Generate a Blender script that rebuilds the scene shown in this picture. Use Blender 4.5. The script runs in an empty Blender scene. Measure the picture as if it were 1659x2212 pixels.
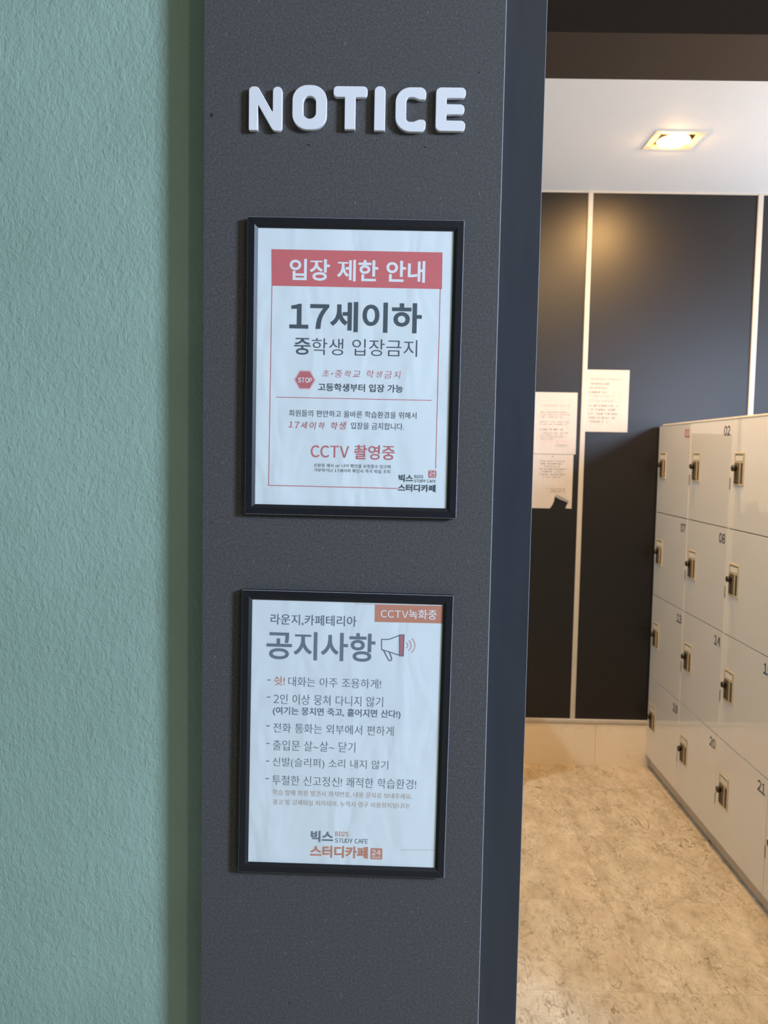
import bpy, bmesh, math, random
from mathutils import Matrix, Vector

SC = bpy.context.scene
COL = SC.collection
random.seed(7)

# ------------------------------------------------------------------ camera
cam_data = bpy.data.cameras.new('camera')
cam = bpy.data.objects.new('camera', cam_data)
COL.objects.link(cam)
CAM_POS = Vector((0.0, -0.885, 1.306))
FOCAL_PX = 1813.26                       # for a picture 2212 px tall
PITCH, YAW, ROLL = 0.0707018, -0.012493, 0.0186898


def aim_camera():
    cy, sy, cp, sp = math.cos(YAW), math.sin(YAW), math.cos(PITCH), math.sin(PITCH)
    fwd = Vector((sy * cp, cy * cp, -sp))
    right = Vector((cy, -sy, 0))
    down = fwd.cross(right)
    cr, sr = math.cos(ROLL), math.sin(ROLL)
    r2 = cr * right - sr * down
    d2 = sr * right + cr * down
    m = Matrix((r2, -d2, -fwd)).transposed().to_4x4()
    m.translation = CAM_POS
    cam.matrix_world = m


aim_camera()
cam_data.sensor_fit = 'VERTICAL'
cam_data.sensor_height = 24.0
cam_data.sensor_width = 18.0
cam_data.lens = FOCAL_PX / 2212 * 24.0
cam_data.clip_start = 0.02
cam_data.dof.use_dof = True
cam_data.dof.focus_distance = 0.89
cam_data.dof.aperture_fstop = 9.0
SC.camera = cam

# ------------------------------------------------------------------ world, lights, exposure
world = bpy.data.worlds.new('daylight_sky')
SC.world = world
world.use_nodes = True
bg = world.node_tree.nodes['Background']
bg.inputs['Color'].default_value = (0.62, 0.78, 1.0, 1)
bg.inputs['Strength'].default_value = 1.0


def area(name, loc, target, size, size_y, power, color, spread=180):
    d = bpy.data.lights.new(name, 'AREA')
    d.shape = 'RECTANGLE'
    d.size, d.size_y, d.energy, d.color = size, size_y, power, color
    d.spread = math.radians(spread)
    o = bpy.data.objects.new(name, d)
    COL.objects.link(o)
    o.location = loc
    o.rotation_euler = (Vector(target) - Vector(loc)).to_track_quat('-Z', 'Y').to_euler()
    return o


WARM = (1.0, 0.68, 0.34)
COOL = (0.57, 0.73, 1.0)
area('window_daylight', (2.985, -1.85, 2.27), (0.0, -0.9, 1.2), 0.60, 0.66, 272, COOL)
area('passage_window_daylight', (2.985, 1.55, 1.75), (1.0, 1.55, 2.25), 0.9, 0.9, 85, (0.80, 0.88, 1.0))
area('lounge_ceiling_lamp', (1.05, -1.62, 2.57), (1.05, -1.62, 0), 0.10, 0.10, 15, (1.0, 0.84, 0.58))
area('hall_ceiling_lamp', (0.0, -1.0, 2.57), (0.0, -1.0, 0), 0.09, 0.09, 2.4, (1.0, 0.84, 0.62))
area('passage_ceiling_lamp', (0.72, 1.33, 2.365), (0.72, 1.33, 0), 0.11, 0.11, 19, WARM)
LAMP_STRENGTH = 740.0
area('added_floor_light', (-1.05, 1.36, 2.30), (0.5, 2.2, 0.3), 0.14, 0.14, 27, (0.80, 0.90, 1.0))  # added cool light, out of view, so the low block throws its shadow

SC.view_settings.view_transform = 'Standard'
SC.view_settings.look = 'None'
SC.view_settings.exposure = 0.0
SC.view_settings.gamma = 1.0
SC.view_settings.use_curve_mapping = False
try:
    SC.cycles.use_denoising = True
    SC.cycles.max_bounces = 10
    SC.cycles.diffuse_bounces = 6
    SC.cycles.sample_clamp_indirect = 6.0
except Exception:
    pass


# ------------------------------------------------------------------ materials
def srgb(r, g, b):
    f = lambda c: (c / 255 / 12.92) if c / 255 <= 0.04045 else ((c / 255 + 0.055) / 1.055) ** 2.4
    return (f(r), f(g), f(b), 1)


class N:
    """small helper round a node tree"""

    def __init__(self, name):
        self.m = bpy.data.materials.new(name)
        self.m.use_nodes = True
        self.t = self.m.node_tree
        self.p = self.t.nodes['Principled BSDF']
        self.out = self.t.nodes['Material Output']

    def n(self, kind, **kw):
        x = self.t.nodes.new(kind)
        for k, v in kw.items():
            setattr(x, k, v)
        return x

    def l(self, a, b):
        self.t.links.new(a, b)

    def coord(self, scale=(1, 1, 1), rot=(0, 0, 0)):
        c = self.n('ShaderNodeTexCoord')
        mp = self.n('ShaderNodeMapping')
        mp.inputs['Scale'].default_value = scale
        mp.inputs['Rotation'].default_value = rot
        self.l(c.outputs['Object'], mp.inputs['Vector'])
        return mp.outputs['Vector']

    def noise(self, vec, scale, detail=3, rough=0.55, dist=0.0):
        x = self.n('ShaderNodeTexNoise')
        x.inputs['Scale'].default_value = scale
        x.inputs['Detail'].default_value = detail
        x.inputs['Roughness'].default_value = rough
        x.inputs['Distortion'].default_value = dist
        self.l(vec, x.inputs['Vector'])
        return x.outputs['Fac']

    def ramp(self, fac, stops):
        r = self.n('ShaderNodeValToRGB')
        e = r.color_ramp.elements
        while len(e) < len(stops):
            e.new(0.5)
        for i, (p, c) in enumerate(stops):
            e[i].position = p
            e[i].color = c if len(c) == 4 else (*c, 1)
        self.l(fac, r.inputs['Fac'])
        return r.outputs['Color']

    def mix(self, fac, a, b, mode='MIX'):
        x = self.n('ShaderNodeMix', data_type='RGBA', blend_type=mode)
        for s, v in ((x.inputs[0], fac), (x.inputs[6], a), (x.inputs[7], b)):
            if hasattr(v, 'is_linked'):
                self.l(v, s)
            else:
                s.default_value = v
        return x.outputs[2]

    def math(self, op, a, b=0.0, c=0.0):
        x = self.n('ShaderNodeMath', operation=op)
        for s, v in zip(x.inputs, (a, b, c)):
            if hasattr(v, 'is_linked'):
                self.l(v, s)
            else:
                s.default_value = v
        return x.outputs[0]

    def bump(self, h, strength, dist):
        b = self.n('ShaderNodeBump')
        b.inputs['Strength'].default_value = strength
        b.inputs['Distance'].default_value = dist
        self.l(h, b.inputs['Height'])
        self.l(b.outputs['Normal'], self.p.inputs['Normal'])

    def base(self, v):
        if hasattr(v, 'is_linked'):
            self.l(v, self.p.inputs['Base Color'])
        else:
            self.p.inputs['Base Color'].default_value = v

    def set(self, **kw):
        for k, v in kw.items():
            self.p.inputs[k.replace('_', ' ')].default_value = v


def plain(name, col, rough=0.5, metal=0.0, spec=0.5, var=0.06, scale=40.0):
    k = N(name)
    f = k.noise(k.coord(), scale, 3)
    lo = tuple(c * (1 - var) for c in col[:3]) + (1,)
    hi = tuple(min(1, c * (1 + var)) for c in col[:3]) + (1,)
    k.base(k.ramp(f, [(0.3, lo), (0.7, hi)]))
    k.set(Roughness=rough, Metallic=metal)
    k.p.inputs['Specular IOR Level'].default_value = spec
    return k.m


GREEN_LINES = [(1.4776, -0.313, -0.249, 0.0, -0.5), (1.187, -0.426, -0.317, 0.0, 0.5), (1.431, -0.378, -0.368, 0.75, -0.9), (1.248, -0.339, -0.310, -0.72, 0.8),
               (1.243, -0.336, -0.322, -0.72, -0.7), (1.30, -0.287, -0.274, -1.1, -0.7), (0.818, -0.26, -0.231, 0.35, -0.6), (0.80, -0.41, -0.235, 0.0, 0.35)]


def mat_green():
    k = N('green_plaster')
    v = k.coord()
    big = k.noise(v, 5, 3)
    k.base(k.ramp(big, [(0.3, srgb(136, 158, 143)), (0.7, srgb(146, 169, 154))]))
    a = k.noise(k.coord((1.0, 1.0, 0.62), (0, 0.35, 0)), 250, 3, 0.55, 0.6)
    b = k.noise(k.coord((1.0, 1.0, 0.7), (0, 0.3, 0)), 85, 2, 0.5, 0.4)
    pit = k.noise(v, 34, 1)
    pit = k.math('GREATER_THAN', pit, 0.70)
    h = k.math('ADD', a, k.math('MULTIPLY', b, 0.8))
    h = k.math('SUBTRACT', h, k.math('MULTIPLY', pit, 0.5))
    sep = k.n('ShaderNodeSeparateXYZ')
    k.l(k.n('ShaderNodeTexCoord').outputs['Object'], sep.inputs[0])
    X, Z = sep.outputs[0], sep.outputs[2]
    OX, OZ = 0.0, 0.0
    for z0, xa, xb, tilt, amp in GREEN_LINES:      # trowel lines and scratches in the plaster
        zc = k.math('ADD', z0 - OZ - tilt * (xa - OX), k.math('MULTIPLY', X, tilt))
        on = k.math('LESS_THAN', k.math('ABSOLUTE', k.math('SUBTRACT', Z, zc)), 0.0007)
        on = k.math('MULTIPLY', on, k.math('MULTIPLY', k.math('GREATER_THAN', X, xa - OX), k.math('LESS_THAN', X, xb - OX)))
        h = k.math('ADD', h, k.math('MULTIPLY', on, amp))
    k.bump(h, 0.66, 0.0016)
    k.set(Roughness=0.55)
    k.p.inputs['Specular IOR Level'].default_value = 0.35
    return k.m


def mat_board():
    k = N('dark_fibreboard')
    v = k.coord()
    mott = k.noise(v, 420, 6, 0.8)
    base = k.ramp(mott, [(0.34, srgb(59, 57, 56)), (0.52, srgb(73, 71, 70)), (0.68, srgb(90, 88, 86))])
    fine = k.noise(v, 900, 2, 0.6)
    base = k.mix(0.55, base, k.ramp(fine, [(0.3, (0.5, 0.5, 0.5)), (0.7, (1.0, 1.0, 1.0))]), 'MULTIPLY')
    base = k.mix(1.0, base, (1.25, 1.25, 1.25, 1), 'MULTIPLY')
    for sc, rot, thr, gain in (((1, 1, 0.35), (0, 0.5, 0), 0.735, 0.5), ((0.35, 1, 1), (0, 0.5, 0), 0.74, 0.4), ((1, 1, 0.3), (0, -0.9, 0), 0.745, 0.5)):
        f = k.noise(k.coord(sc, rot), 430, 1, 0.4)
        s = k.ramp(f, [(thr, (0, 0, 0)), (thr + 0.035, (1, 1, 1))])
        base = k.mix(k.math('MULTIPLY', s, gain), base, srgb(118, 118, 120))
    dark = k.noise(k.coord((1, 1, 0.6), (0, 0.9, 0)), 150, 1, 0.3)
    base = k.mix(k.ramp(dark, [(0.80, (0, 0, 0)), (0.83, (0.6, 0.6, 0.6))]), base, srgb(25, 25, 28))
    k.base(base)
    k.bump(fine, 0.10, 0.0005)
    k.set(Roughness=0.7)
    k.p.inputs['Specular IOR Level'].default_value = 0.18
    return k.m


def mat_floor():
    k = N('beige_stone_vinyl')
    c = k.n('ShaderNodeTexCoord').outputs['Object']
    sep = k.n('ShaderNodeSeparateXYZ')
    k.l(c, sep.inputs[0])
    T = 0.423
    gx = k.math('DIVIDE', k.math('SUBTRACT', sep.outputs[0], 0.650), T)
    gy = k.math('DIVIDE', k.math('SUBTRACT', sep.outputs[1], 1.090), T)
    fx, fy = k.math('FRACT', gx), k.math('FRACT', gy)
    ex = k.math('ABSOLUTE', k.math('SUBTRACT', fx, 0.5))
    ey = k.math('ABSOLUTE', k.math('SUBTRACT', fy, 0.5))
    edge = k.math('GREATER_THAN', k.math('MAXIMUM', ex, ey), 0.5 - 0.0016)
    comb = k.n('ShaderNodeCombineXYZ')
    k.l(k.math('FLOOR', gx), comb.inputs[0])
    k.l(k.math('FLOOR', gy), comb.inputs[1])
    wn = k.n('ShaderNodeTexWhiteNoise', noise_dimensions='3D')
    k.l(comb.outputs[0], wn.inputs['Vector'])
    # every tile has its own stretch of marbling
    off = k.n('ShaderNodeVectorMath', operation='SCALE')
    k.l(wn.outputs['Color'], off.inputs[0])
    off.inputs['Scale'].default_value = 7.0
    add = k.n('ShaderNodeVectorMath', operation='ADD')
    k.l(c, add.inputs[0])
    k.l(off.outputs[0], add.inputs[1])
    mp = k.n('ShaderNodeMapping')
    mp.inputs['Scale'].default_value = (1.0, 0.48, 1.0)
    mp.inputs['Rotation'].default_value = (0, 0, 0.25)
    k.l(add.outputs[0], mp.inputs['Vector'])
    v = mp.outputs['Vector']
    cloud = k.noise(v, 16, 6, 0.68, 0.6)
    base = k.ramp(cloud, [(0.32, srgb(166, 150, 124)), (0.52, srgb(190, 175, 150)), (0.70, srgb(208, 195, 172))])
    for sc, dist, wid, amt, off_ in ((11, 0.9, 0.011, 0.85, 0.0), (21, 0.8, 0.018, 0.60, 3.3), (42, 0.7, 0.035, 0.35, 7.7)):
        sh = k.n('ShaderNodeVectorMath', operation='ADD')
        k.l(v, sh.inputs[0])
        sh.inputs[1].default_value = (off_, off_ * 0.7, 0)
        ridge = k.noise(sh.outputs[0], sc, 3, 0.6, dist)
        r = k.math('ABSOLUTE', k.math('SUBTRACT', ridge, 0.5))
        vein = k.ramp(r, [(0.0, (1, 1, 1)), (wid, (0, 0, 0))])
        gate = k.ramp(k.noise(sh.outputs[0], sc * 0.55, 3, 0.6), [(0.47, (0, 0, 0)), (0.60, (1, 1, 1))])
        base = k.mix(k.math('MULTIPLY', k.math('MULTIPLY', vein, gate), amt), base, srgb(98, 80, 54))
        light = k.ramp(r, [(wid * 1.2, (0, 0, 0)), (wid * 2.2, (0.22, 0.22, 0.22)), (wid * 4, (0, 0, 0))])
        base = k.mix(k.math('MULTIPLY', light, gate), base, srgb(224, 212, 190))
    speck = k.noise(v, 60, 4, 0.65, 1.0)
    base = k.mix(k.ramp(speck, [(0.54, (0, 0, 0)), (0.72, (0.6, 0.6, 0.6))]), base, srgb(136, 118, 90))
    tone = k.math('ADD', 0.95, k.math('MULTIPLY', wn.outputs['Value'], 0.07))
    base = k.mix(1.0, base, tone, 'MULTIPLY')
    base = k.mix(k.math('MULTIPLY', edge, 0.45), base, srgb(110, 90, 62))
    k.base(base)
    k.bump(speck, 0.12, 0.0008)
    k.set(Roughness=0.42)
    k.p.inputs['Specular IOR Level'].default_value = 0.4
    return k.m


def mat_paper(name, col, wave=0.25):
    k = N(name)
    w = k.noise(k.coord((1.6, 1, 0.7)), 16, 2, 0.5, 0.5)
    k.base(col)
    k.bump(w, wave, 0.01)
    k.set(Roughness=0.75)
    k.p.inputs['Specular IOR Level'].default_value = 0.25
    return k.m


def mat_glass():
    k = N('clear_acrylic_sheet')
    t = k.n('ShaderNodeBsdfTransparent')
    t.inputs['Color'].default_value = (0.97, 0.985, 0.985, 1)
    g = k.n('ShaderNodeBsdfGlossy')
    g.inputs['Roughness'].default_value = 0.03
    fr = k.n('ShaderNodeFresnel')
    ge = k.n('ShaderNodeNewGeometry')
    k.l(k.math('ADD', 1.45, k.math('MULTIPLY', ge.outputs['Backfacing'], 1 / 1.45 - 1.45)), fr.inputs['IOR'])
    mx = k.n('ShaderNodeMixShader')
    k.l(fr.outputs[0], mx.inputs[0])
    k.l(t.outputs[0], mx.inputs[1])
    k.l(g.outputs[0], mx.inputs[2])
    k.l(mx.outputs[0], k.out.inputs['Surface'])
    return k.m


def mat_lamp():
    k = N('lit_lamp_face')
    e = k.n('ShaderNodeEmission')
    e.inputs['Color'].default_value = (1.0, 0.57, 0.21, 1)
    e.inputs['Strength'].default_value = LAMP_STRENGTH
    k.l(e.outputs[0], k.out.inputs['Surface'])
    return k.m


def mat_backwall():
    k = N('charcoal_satin_panel')
    v = k.coord()
    f = k.noise(v, 3, 3)
    k.base(k.ramp(f, [(0.3, srgb(16, 14, 15)), (0.7, srgb(20, 18, 19))]))
    k.bump(k.noise(v, 320, 2), 0.05, 0.0006)
    k.set(Roughness=0.40)
    k.p.inputs['Specular IOR Level'].default_value = 0.46
    return k.m


def mat_jamb():
    k = N('slate_blue_satin_paint')
    f = k.noise(k.coord((1, 1, 0.15)), 60, 4, 0.6)
    k.base(k.ramp(f, [(0.3, srgb(44, 47, 52)), (0.7, srgb(49, 52, 57))]))
    sc = k.noise(k.coord((1, 1, 0.08), (0, 0.1, 0)), 320, 2, 0.6)
    k.bump(sc, 0.06, 0.0006)
    k.set(Roughness=0.38)
    k.p.inputs['Specular IOR Level'].default_value = 0.35
    return k.m


def mat_base():
    k = N('cream_skirting_board')
    v = k.coord()
    f = k.noise(v, 4, 4, 0.6)
    b = k.ramp(f, [(0.3, srgb(222, 205, 178)), (0.7, srgb(235, 220, 196))])
    s = k.noise(k.coord((1, 1, 1.6)), 11, 4, 0.65, 0.6)
    b = k.mix(k.ramp(s, [(0.60, (0, 0, 0)), (0.80, (0.35, 0.35, 0.35))]), b, srgb(150, 128, 96))
    k.base(b)
    k.set(Roughness=0.35)
    return k.m


def mat_locker(name, col, coat=1.0):
    k = N(name)
    f = k.noise(k.coord(), 6, 3)
    lo = tuple(c * 0.97 for c in col[:3]) + (1,)
    k.base(k.ramp(f, [(0.3, lo), (0.7, col)]))
    k.set(Roughness=0.45)
    k.p.inputs['Coat Weight'].default_value = coat
    k.p.inputs['Coat Roughness'].default_value = 0.035
    k.p.inputs['Coat IOR'].default_value = 1.5
    return k.m


M = {}
M['green'] = mat_green()
M['board'] = mat_board()
M['board_edge'] = plain('worn_edge_highlight', srgb(150, 150, 154), 0.6, var=0.12, scale=120)
M['jamb'] = mat_jamb()
M['floor'] = mat_floor()
M['backwall'] = mat_backwall()
M['batten'] = plain('pale_wood_batten', srgb(182, 174, 163), 0.45, var=0.03)
M['baseboard'] = mat_base()
M['ceiling'] = plain('white_ceiling_paint', srgb(236, 236, 238), 0.7, var=0.01)
M['beam'] = plain('dark_brown_beam_paint', srgb(56, 47, 42), 0.6, var=0.05)
M['dark_ceiling'] = plain('dark_open_ceiling_paint', srgb(44, 44, 46), 0.8)
M['wall_plain'] = plain('grey_wall_paint', srgb(58, 59, 60), 0.7, var=0.03)
M['letter'] = plain('white_acrylic_letter', srgb(214, 213, 214), 0.4, var=0.01)
M['frame'] = plain('black_frame_foil', srgb(24, 25, 28), 0.45, 0.0, 0.3, var=0.08, scale=200)
M['frame_worn'] = plain('worn_frame_edge', srgb(120, 122, 128), 0.45, var=0.2, scale=300)
M['paper'] = mat_paper('white_print_paper', srgb(232, 234, 234))
M['note'] = mat_paper('ivory_note_paper', srgb(184, 176, 168), 0.35)
M['glass'] = mat_glass()
M['backing'] = plain('frame_backing_board', srgb(120, 105, 88), 0.8)
M['ink'] = plain('dark_slate_print', srgb(82, 90, 97), 0.7, var=0.04)
M['gray'] = plain('mid_grey_print', srgb(118, 126, 136), 0.7, var=0.04)
M['red'] = plain('faded_red_print', srgb(204, 114, 117), 0.7, var=0.04)
M['halo'] = plain('pale_pink_print', srgb(232, 190, 190), 0.7, var=0.02)
M['banner_red'] = plain('faded_red_block_print', srgb(218, 112, 112), 0.7, var=0.03)
M['orange'] = plain('faded_orange_print', srgb(208, 138, 112), 0.7, var=0.04)
M['orange2'] = plain('light_orange_print', srgb(198, 172, 158), 0.7, var=0.04)
M['white'] = plain('white_knockout_print', srgb(240, 238, 238), 0.7, var=0.01)
M['locker'] = mat_locker('glossy_stone_white_door', srgb(212, 204, 192))
M['locker_body'] = plain('cream_cabinet_laminate', srgb(222, 208, 184), 0.4, var=0.03)
M['locker_gap'] = plain('dark_cabinet_gap', srgb(88, 76, 60), 0.6)
M['plinth'] = plain('taupe_plinth', srgb(172, 154, 132), 0.4, var=0.05)
M['lock_tray'] = plain('champagne_lock_tray', srgb(202, 182, 146), 0.4, 0.2, var=0.04)
M['lock_dark'] = plain('bronze_lock_body', srgb(112, 94, 72), 0.42, 0.3, var=0.1)
M['lock_slot'] = plain('dark_lock_slot', srgb(70, 55, 40), 0.6)
M['chrome'] = plain('dark_chrome_knob', srgb(92, 86, 78), 0.16, 0.95, var=0.05)
M['card'] = plain('cream_label_card', srgb(210, 199, 180), 0.5, var=0.02)
M['num_black'] = plain('charcoal_number_sticker', srgb(72, 66, 70), 0.5, var=0.05)
M['num_red'] = plain('red_number_sticker', srgb(168, 62, 66), 0.5, var=0.05)
M['num_blue'] = plain('navy_number_sticker', srgb(48, 56, 98), 0.5, var=0.05)
M['hinge'] = plain('grey_hinge_metal', srgb(140, 128, 110), 0.4, 0.6)
M['lamp_trim'] = plain('ivory_lamp_trim', srgb(232, 222, 202), 0.5, var=0.02)
M['lamp_can'] = plain('brass_lamp_reflector', srgb(214, 186, 120), 0.4, 0.2, var=0.03)
M['lamp'] = mat_lamp()
M['note_ink'] = plain('grey_note_print', srgb(104, 92, 84), 0.8, var=0.05)
M['note_dark'] = plain('dark_note_print', srgb(62, 52, 48), 0.8, var=0.05)
M['note_pink'] = plain('pink_note_print', srgb(196, 140, 130), 0.8, var=0.03)
M['dent'] = plain('dark_board_dent', srgb(34, 33, 33), 0.9, var=0.1)
M['scuff'] = plain('pale_paint_scuff', srgb(150, 176, 160), 0.6, var=0.2, scale=400)


# ------------------------------------------------------------------ mesh helpers
def link(name, me, parent=None, loc=None):
    o = bpy.data.objects.new(name, me)
    COL.objects.link(o)
    if parent is not None:
        o.parent = parent
    if loc is not None:
        o.location = loc
    return o


def tag(o, label=None, cat=None, group=None, kind=None):
    for k, v in (('label', label), ('category', cat), ('group', group), ('kind', kind)):
        if v:
            o[k] = v
    return o


def structure(o, label=None):
    return tag(o, label=label, kind='structure')


def bm_box(bm, x0, x1, y0, y1, z0, z1, mi=0, bev=0.0, seg=2):
    r = bmesh.ops.create_cube(bm, size=1.0)
    for v in r['verts']:
        v.co = Vector(((x0 + x1) / 2 + v.co.x * (x1 - x0), (y0 + y1) / 2 + v.co.y * (y1 - y0), (z0 + z1) / 2 + v.co.z * (z1 - z0)))
    fs = {f for v in r['verts'] for f in v.link_faces}
    for f in fs:
        f.material_index = mi
    if bev > 0:
        es = list({e for v in r['verts'] for e in v.link_edges})
        rr = bmesh.ops.bevel(bm, geom=es, offset=bev, segments=seg, affect='EDGES', profile=0.5)
        for f in rr['faces']:
            f.material_index = mi
    return fs


def finish(name, bm, mats, parent=None, loc=None, smooth=False):
    me = bpy.data.meshes.new(name)
    bmesh.ops.recalc_face_normals(bm, faces=bm.faces[:])
    bm.to_mesh(me)
    bm.free()
    for m in (mats if isinstance(mats, (list, tuple)) else [mats]):
        me.materials.append(m)
    if smooth:
        for p in me.polygons:
            p.use_smooth = True
    return link(name, me, parent, loc)


def box(name, x0, x1, y0, y1, z0, z1, m, parent=None, bev=0.0, loc=None):
    bm = bmesh.new()
    bm_box(bm, x0, x1, y0, y1, z0, z1, 0, bev)
    return finish(name, bm, m, parent, loc)


# ------------------------------------------------------------------ lettering (glyph outlines -> flat mesh)
_glyphs = {}
_OFF = ord('\uff01') - 0x21


def outward(vs, fs, cnt):
    """for every outline vertex the direction that thickens the stroke by one unit"""
    nrm = {}
    for f in fs:
        n = len(f)
        s = sum(vs[f[i]][0] * vs[f[(i + 1) % n]][1] - vs[f[(i + 1) % n]][0] * vs[f[i]][1] for i in range(n))
        for i in range(n):
            a, b = f[i], f[(i + 1) % n]
            if cnt[tuple(sorted((a, b)))] != 1:
                continue
            dx, dy = vs[b][0] - vs[a][0], vs[b][1] - vs[a][1]
            L = math.hypot(dx, dy)
            if L < 1e-7:
                continue
            q = (dy / L, -dx / L) if s > 0 else (-dy / L, dx / L)
            nrm.setdefault(a, []).append(q)
            nrm.setdefault(b, []).append(q)
    out = [(0.0, 0.0)] * len(vs)
    for i, qs in nrm.items():
        x, y = sum(q[0] for q in qs) / len(qs), sum(q[1] for q in qs) / len(qs)
        d = max(x * x + y * y, 0.16)
        out[i] = (x / d, y / d)
    return out


def prepare_glyphs(wanted):
    """wanted: set of (character, offset). Fills _glyphs with (verts2d, faces, boundary edges, xmin, xmax, advance), em = 1"""
    for offset in sorted({w[1] for w in wanted}):
        chars = sorted(w[0] for w in wanted if w[1] == offset)
        use = [chr(ord(ch) + _OFF) if 0x21 <= ord(ch) <= 0x7e and ch not in "'-~,.!()" else ch for ch in chars]
        cu = bpy.data.curves.new('glyph', 'FONT')
        cu.body = '\n'.join(use)
        cu.size = 1.0
        cu.space_line = 3.0
        cu.resolution_u = 5
        cu.offset = offset
        ob = bpy.data.objects.new('glyph', cu)
        COL.objects.link(ob)
        dg = bpy.context.evaluated_depsgraph_get()
        me = bpy.data.meshes.new_from_object(ob.evaluated_get(dg))
        line = [int(round(-(v.co.y - 0.35) / 3.0)) for v in me.vertices]
        sets = [([], [], {}) for _ in chars]
        for p in me.polygons:
            k = line[p.vertices[0]]
            vs, fs, idx = sets[k]
            f = []
            for i in p.vertices:
                if i not in idx:
                    idx[i] = len(vs)
                    vs.append((me.vertices[i].co.x, me.vertices[i].co.y + 3.0 * k))
                f.append(idx[i])
            fs.append(tuple(f))
        for ch, (vs, fs, idx) in zip(chars, sets):
            cnt = {}
            for f in fs:
                for i in range(len(f)):
                    e = tuple(sorted((f[i], f[(i + 1) % len(f)])))
                    cnt[e] = cnt.get(e, 0) + 1
            bd = outward(vs, fs, cnt)
            xs = [v[0] for v in vs] or [0, 0.2]
            if '\uac00' <= ch <= '\ud7a3':
                g = (vs, fs, bd, 0.0, 0.92, 0.92)
            else:
                g = (vs, fs, bd, min(xs), max(xs), max(xs) - min(xs) + 0.10)
            _glyphs[(ch, offset)] = g
        bpy.data.objects.remove(ob)
        bpy.data.curves.remove(cu)
        bpy.data.meshes.remove(me)


def glyph(ch, offset):
    return _glyphs[(ch, offset)]


UP=[
    ('입장 제한 안내', -67.73, 72.19, 111.85, 89.93, 0.022, 'white', 0),
    ('17세이하', -67.05, 69.97, 69.07, 38.32, 0.024, 'ink', 0),
    ('중', -61.83, -44.69, 31.21, 14.14, 0.012, 'ink', 0),
    ('학생 입장금지', -43.24, 66.01, 31.45, 14.24, -0.006, 'ink', 0),
    ('초•중학교 학생금지', -32.33, 49.57, -0.45, -8.56, -0.006, 'red', 1),
    ('고등학생부터 입장 가능', -36.14, 52.23, -14.77, -22.95, 0.018, 'ink', 0),
    ('회원들의 편안하고 올바른 학습환경을 위해서', -66.03, 67.03, -42.93, -49.8, 0.0, 'ink', 0),
    ('17세이하 학생', -66.58, -5.97, -54.2, -62.92, 0.006, 'red', 1),
    ('입장을 금지합니다.', -1.19, 54.19, -54.64, -61.76, 0.0, 'ink', 0),
    ('CCTV', -42.63, -2.64, -79.43, -92.05, 0.012, 'red', 0),
    ('촬영중', 2.7, 45.35, -77.94, -93.16, 0.012, 'red', 0),
    ('신분증 제시 or 나이 확인을 요청할수 있으며', -39.18, 41.04, -98.32, -102.2, 0.0, 'ink', 0),
    ('거부하거나 17세이하 확인시 즉각 퇴실 조치', -39.1, 40.72, -103.46, -107.34, 0.0, 'ink', 0),
    ('빅스', 49.8, 64.99, -107.94, -115.7, 0.036, 'ink', 0),
    ("BIG'S", 66.4, 75.61, -108.19, -111.49, 0.012, 'ink', 0),
    ('STUDY CAFE', 66.22, 88.87, -112.8, -115.81, 0.012, 'ink', 0),
    ('스터디카페', 49.46, 88.93, -118.0, -125.77, 0.036, 'ink', 0),
    ('24', 81.81, 88.02, -103.87, -107.98, 0.015, 'white', 0),
    ('HOUR', 81.9, 88.11, -108.56, -110.07, 0.01, 'white', 0),
    ('STOP', -57.35, -42.53, -9.48, -14.64, 0.03, 'white', 0)]
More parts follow.
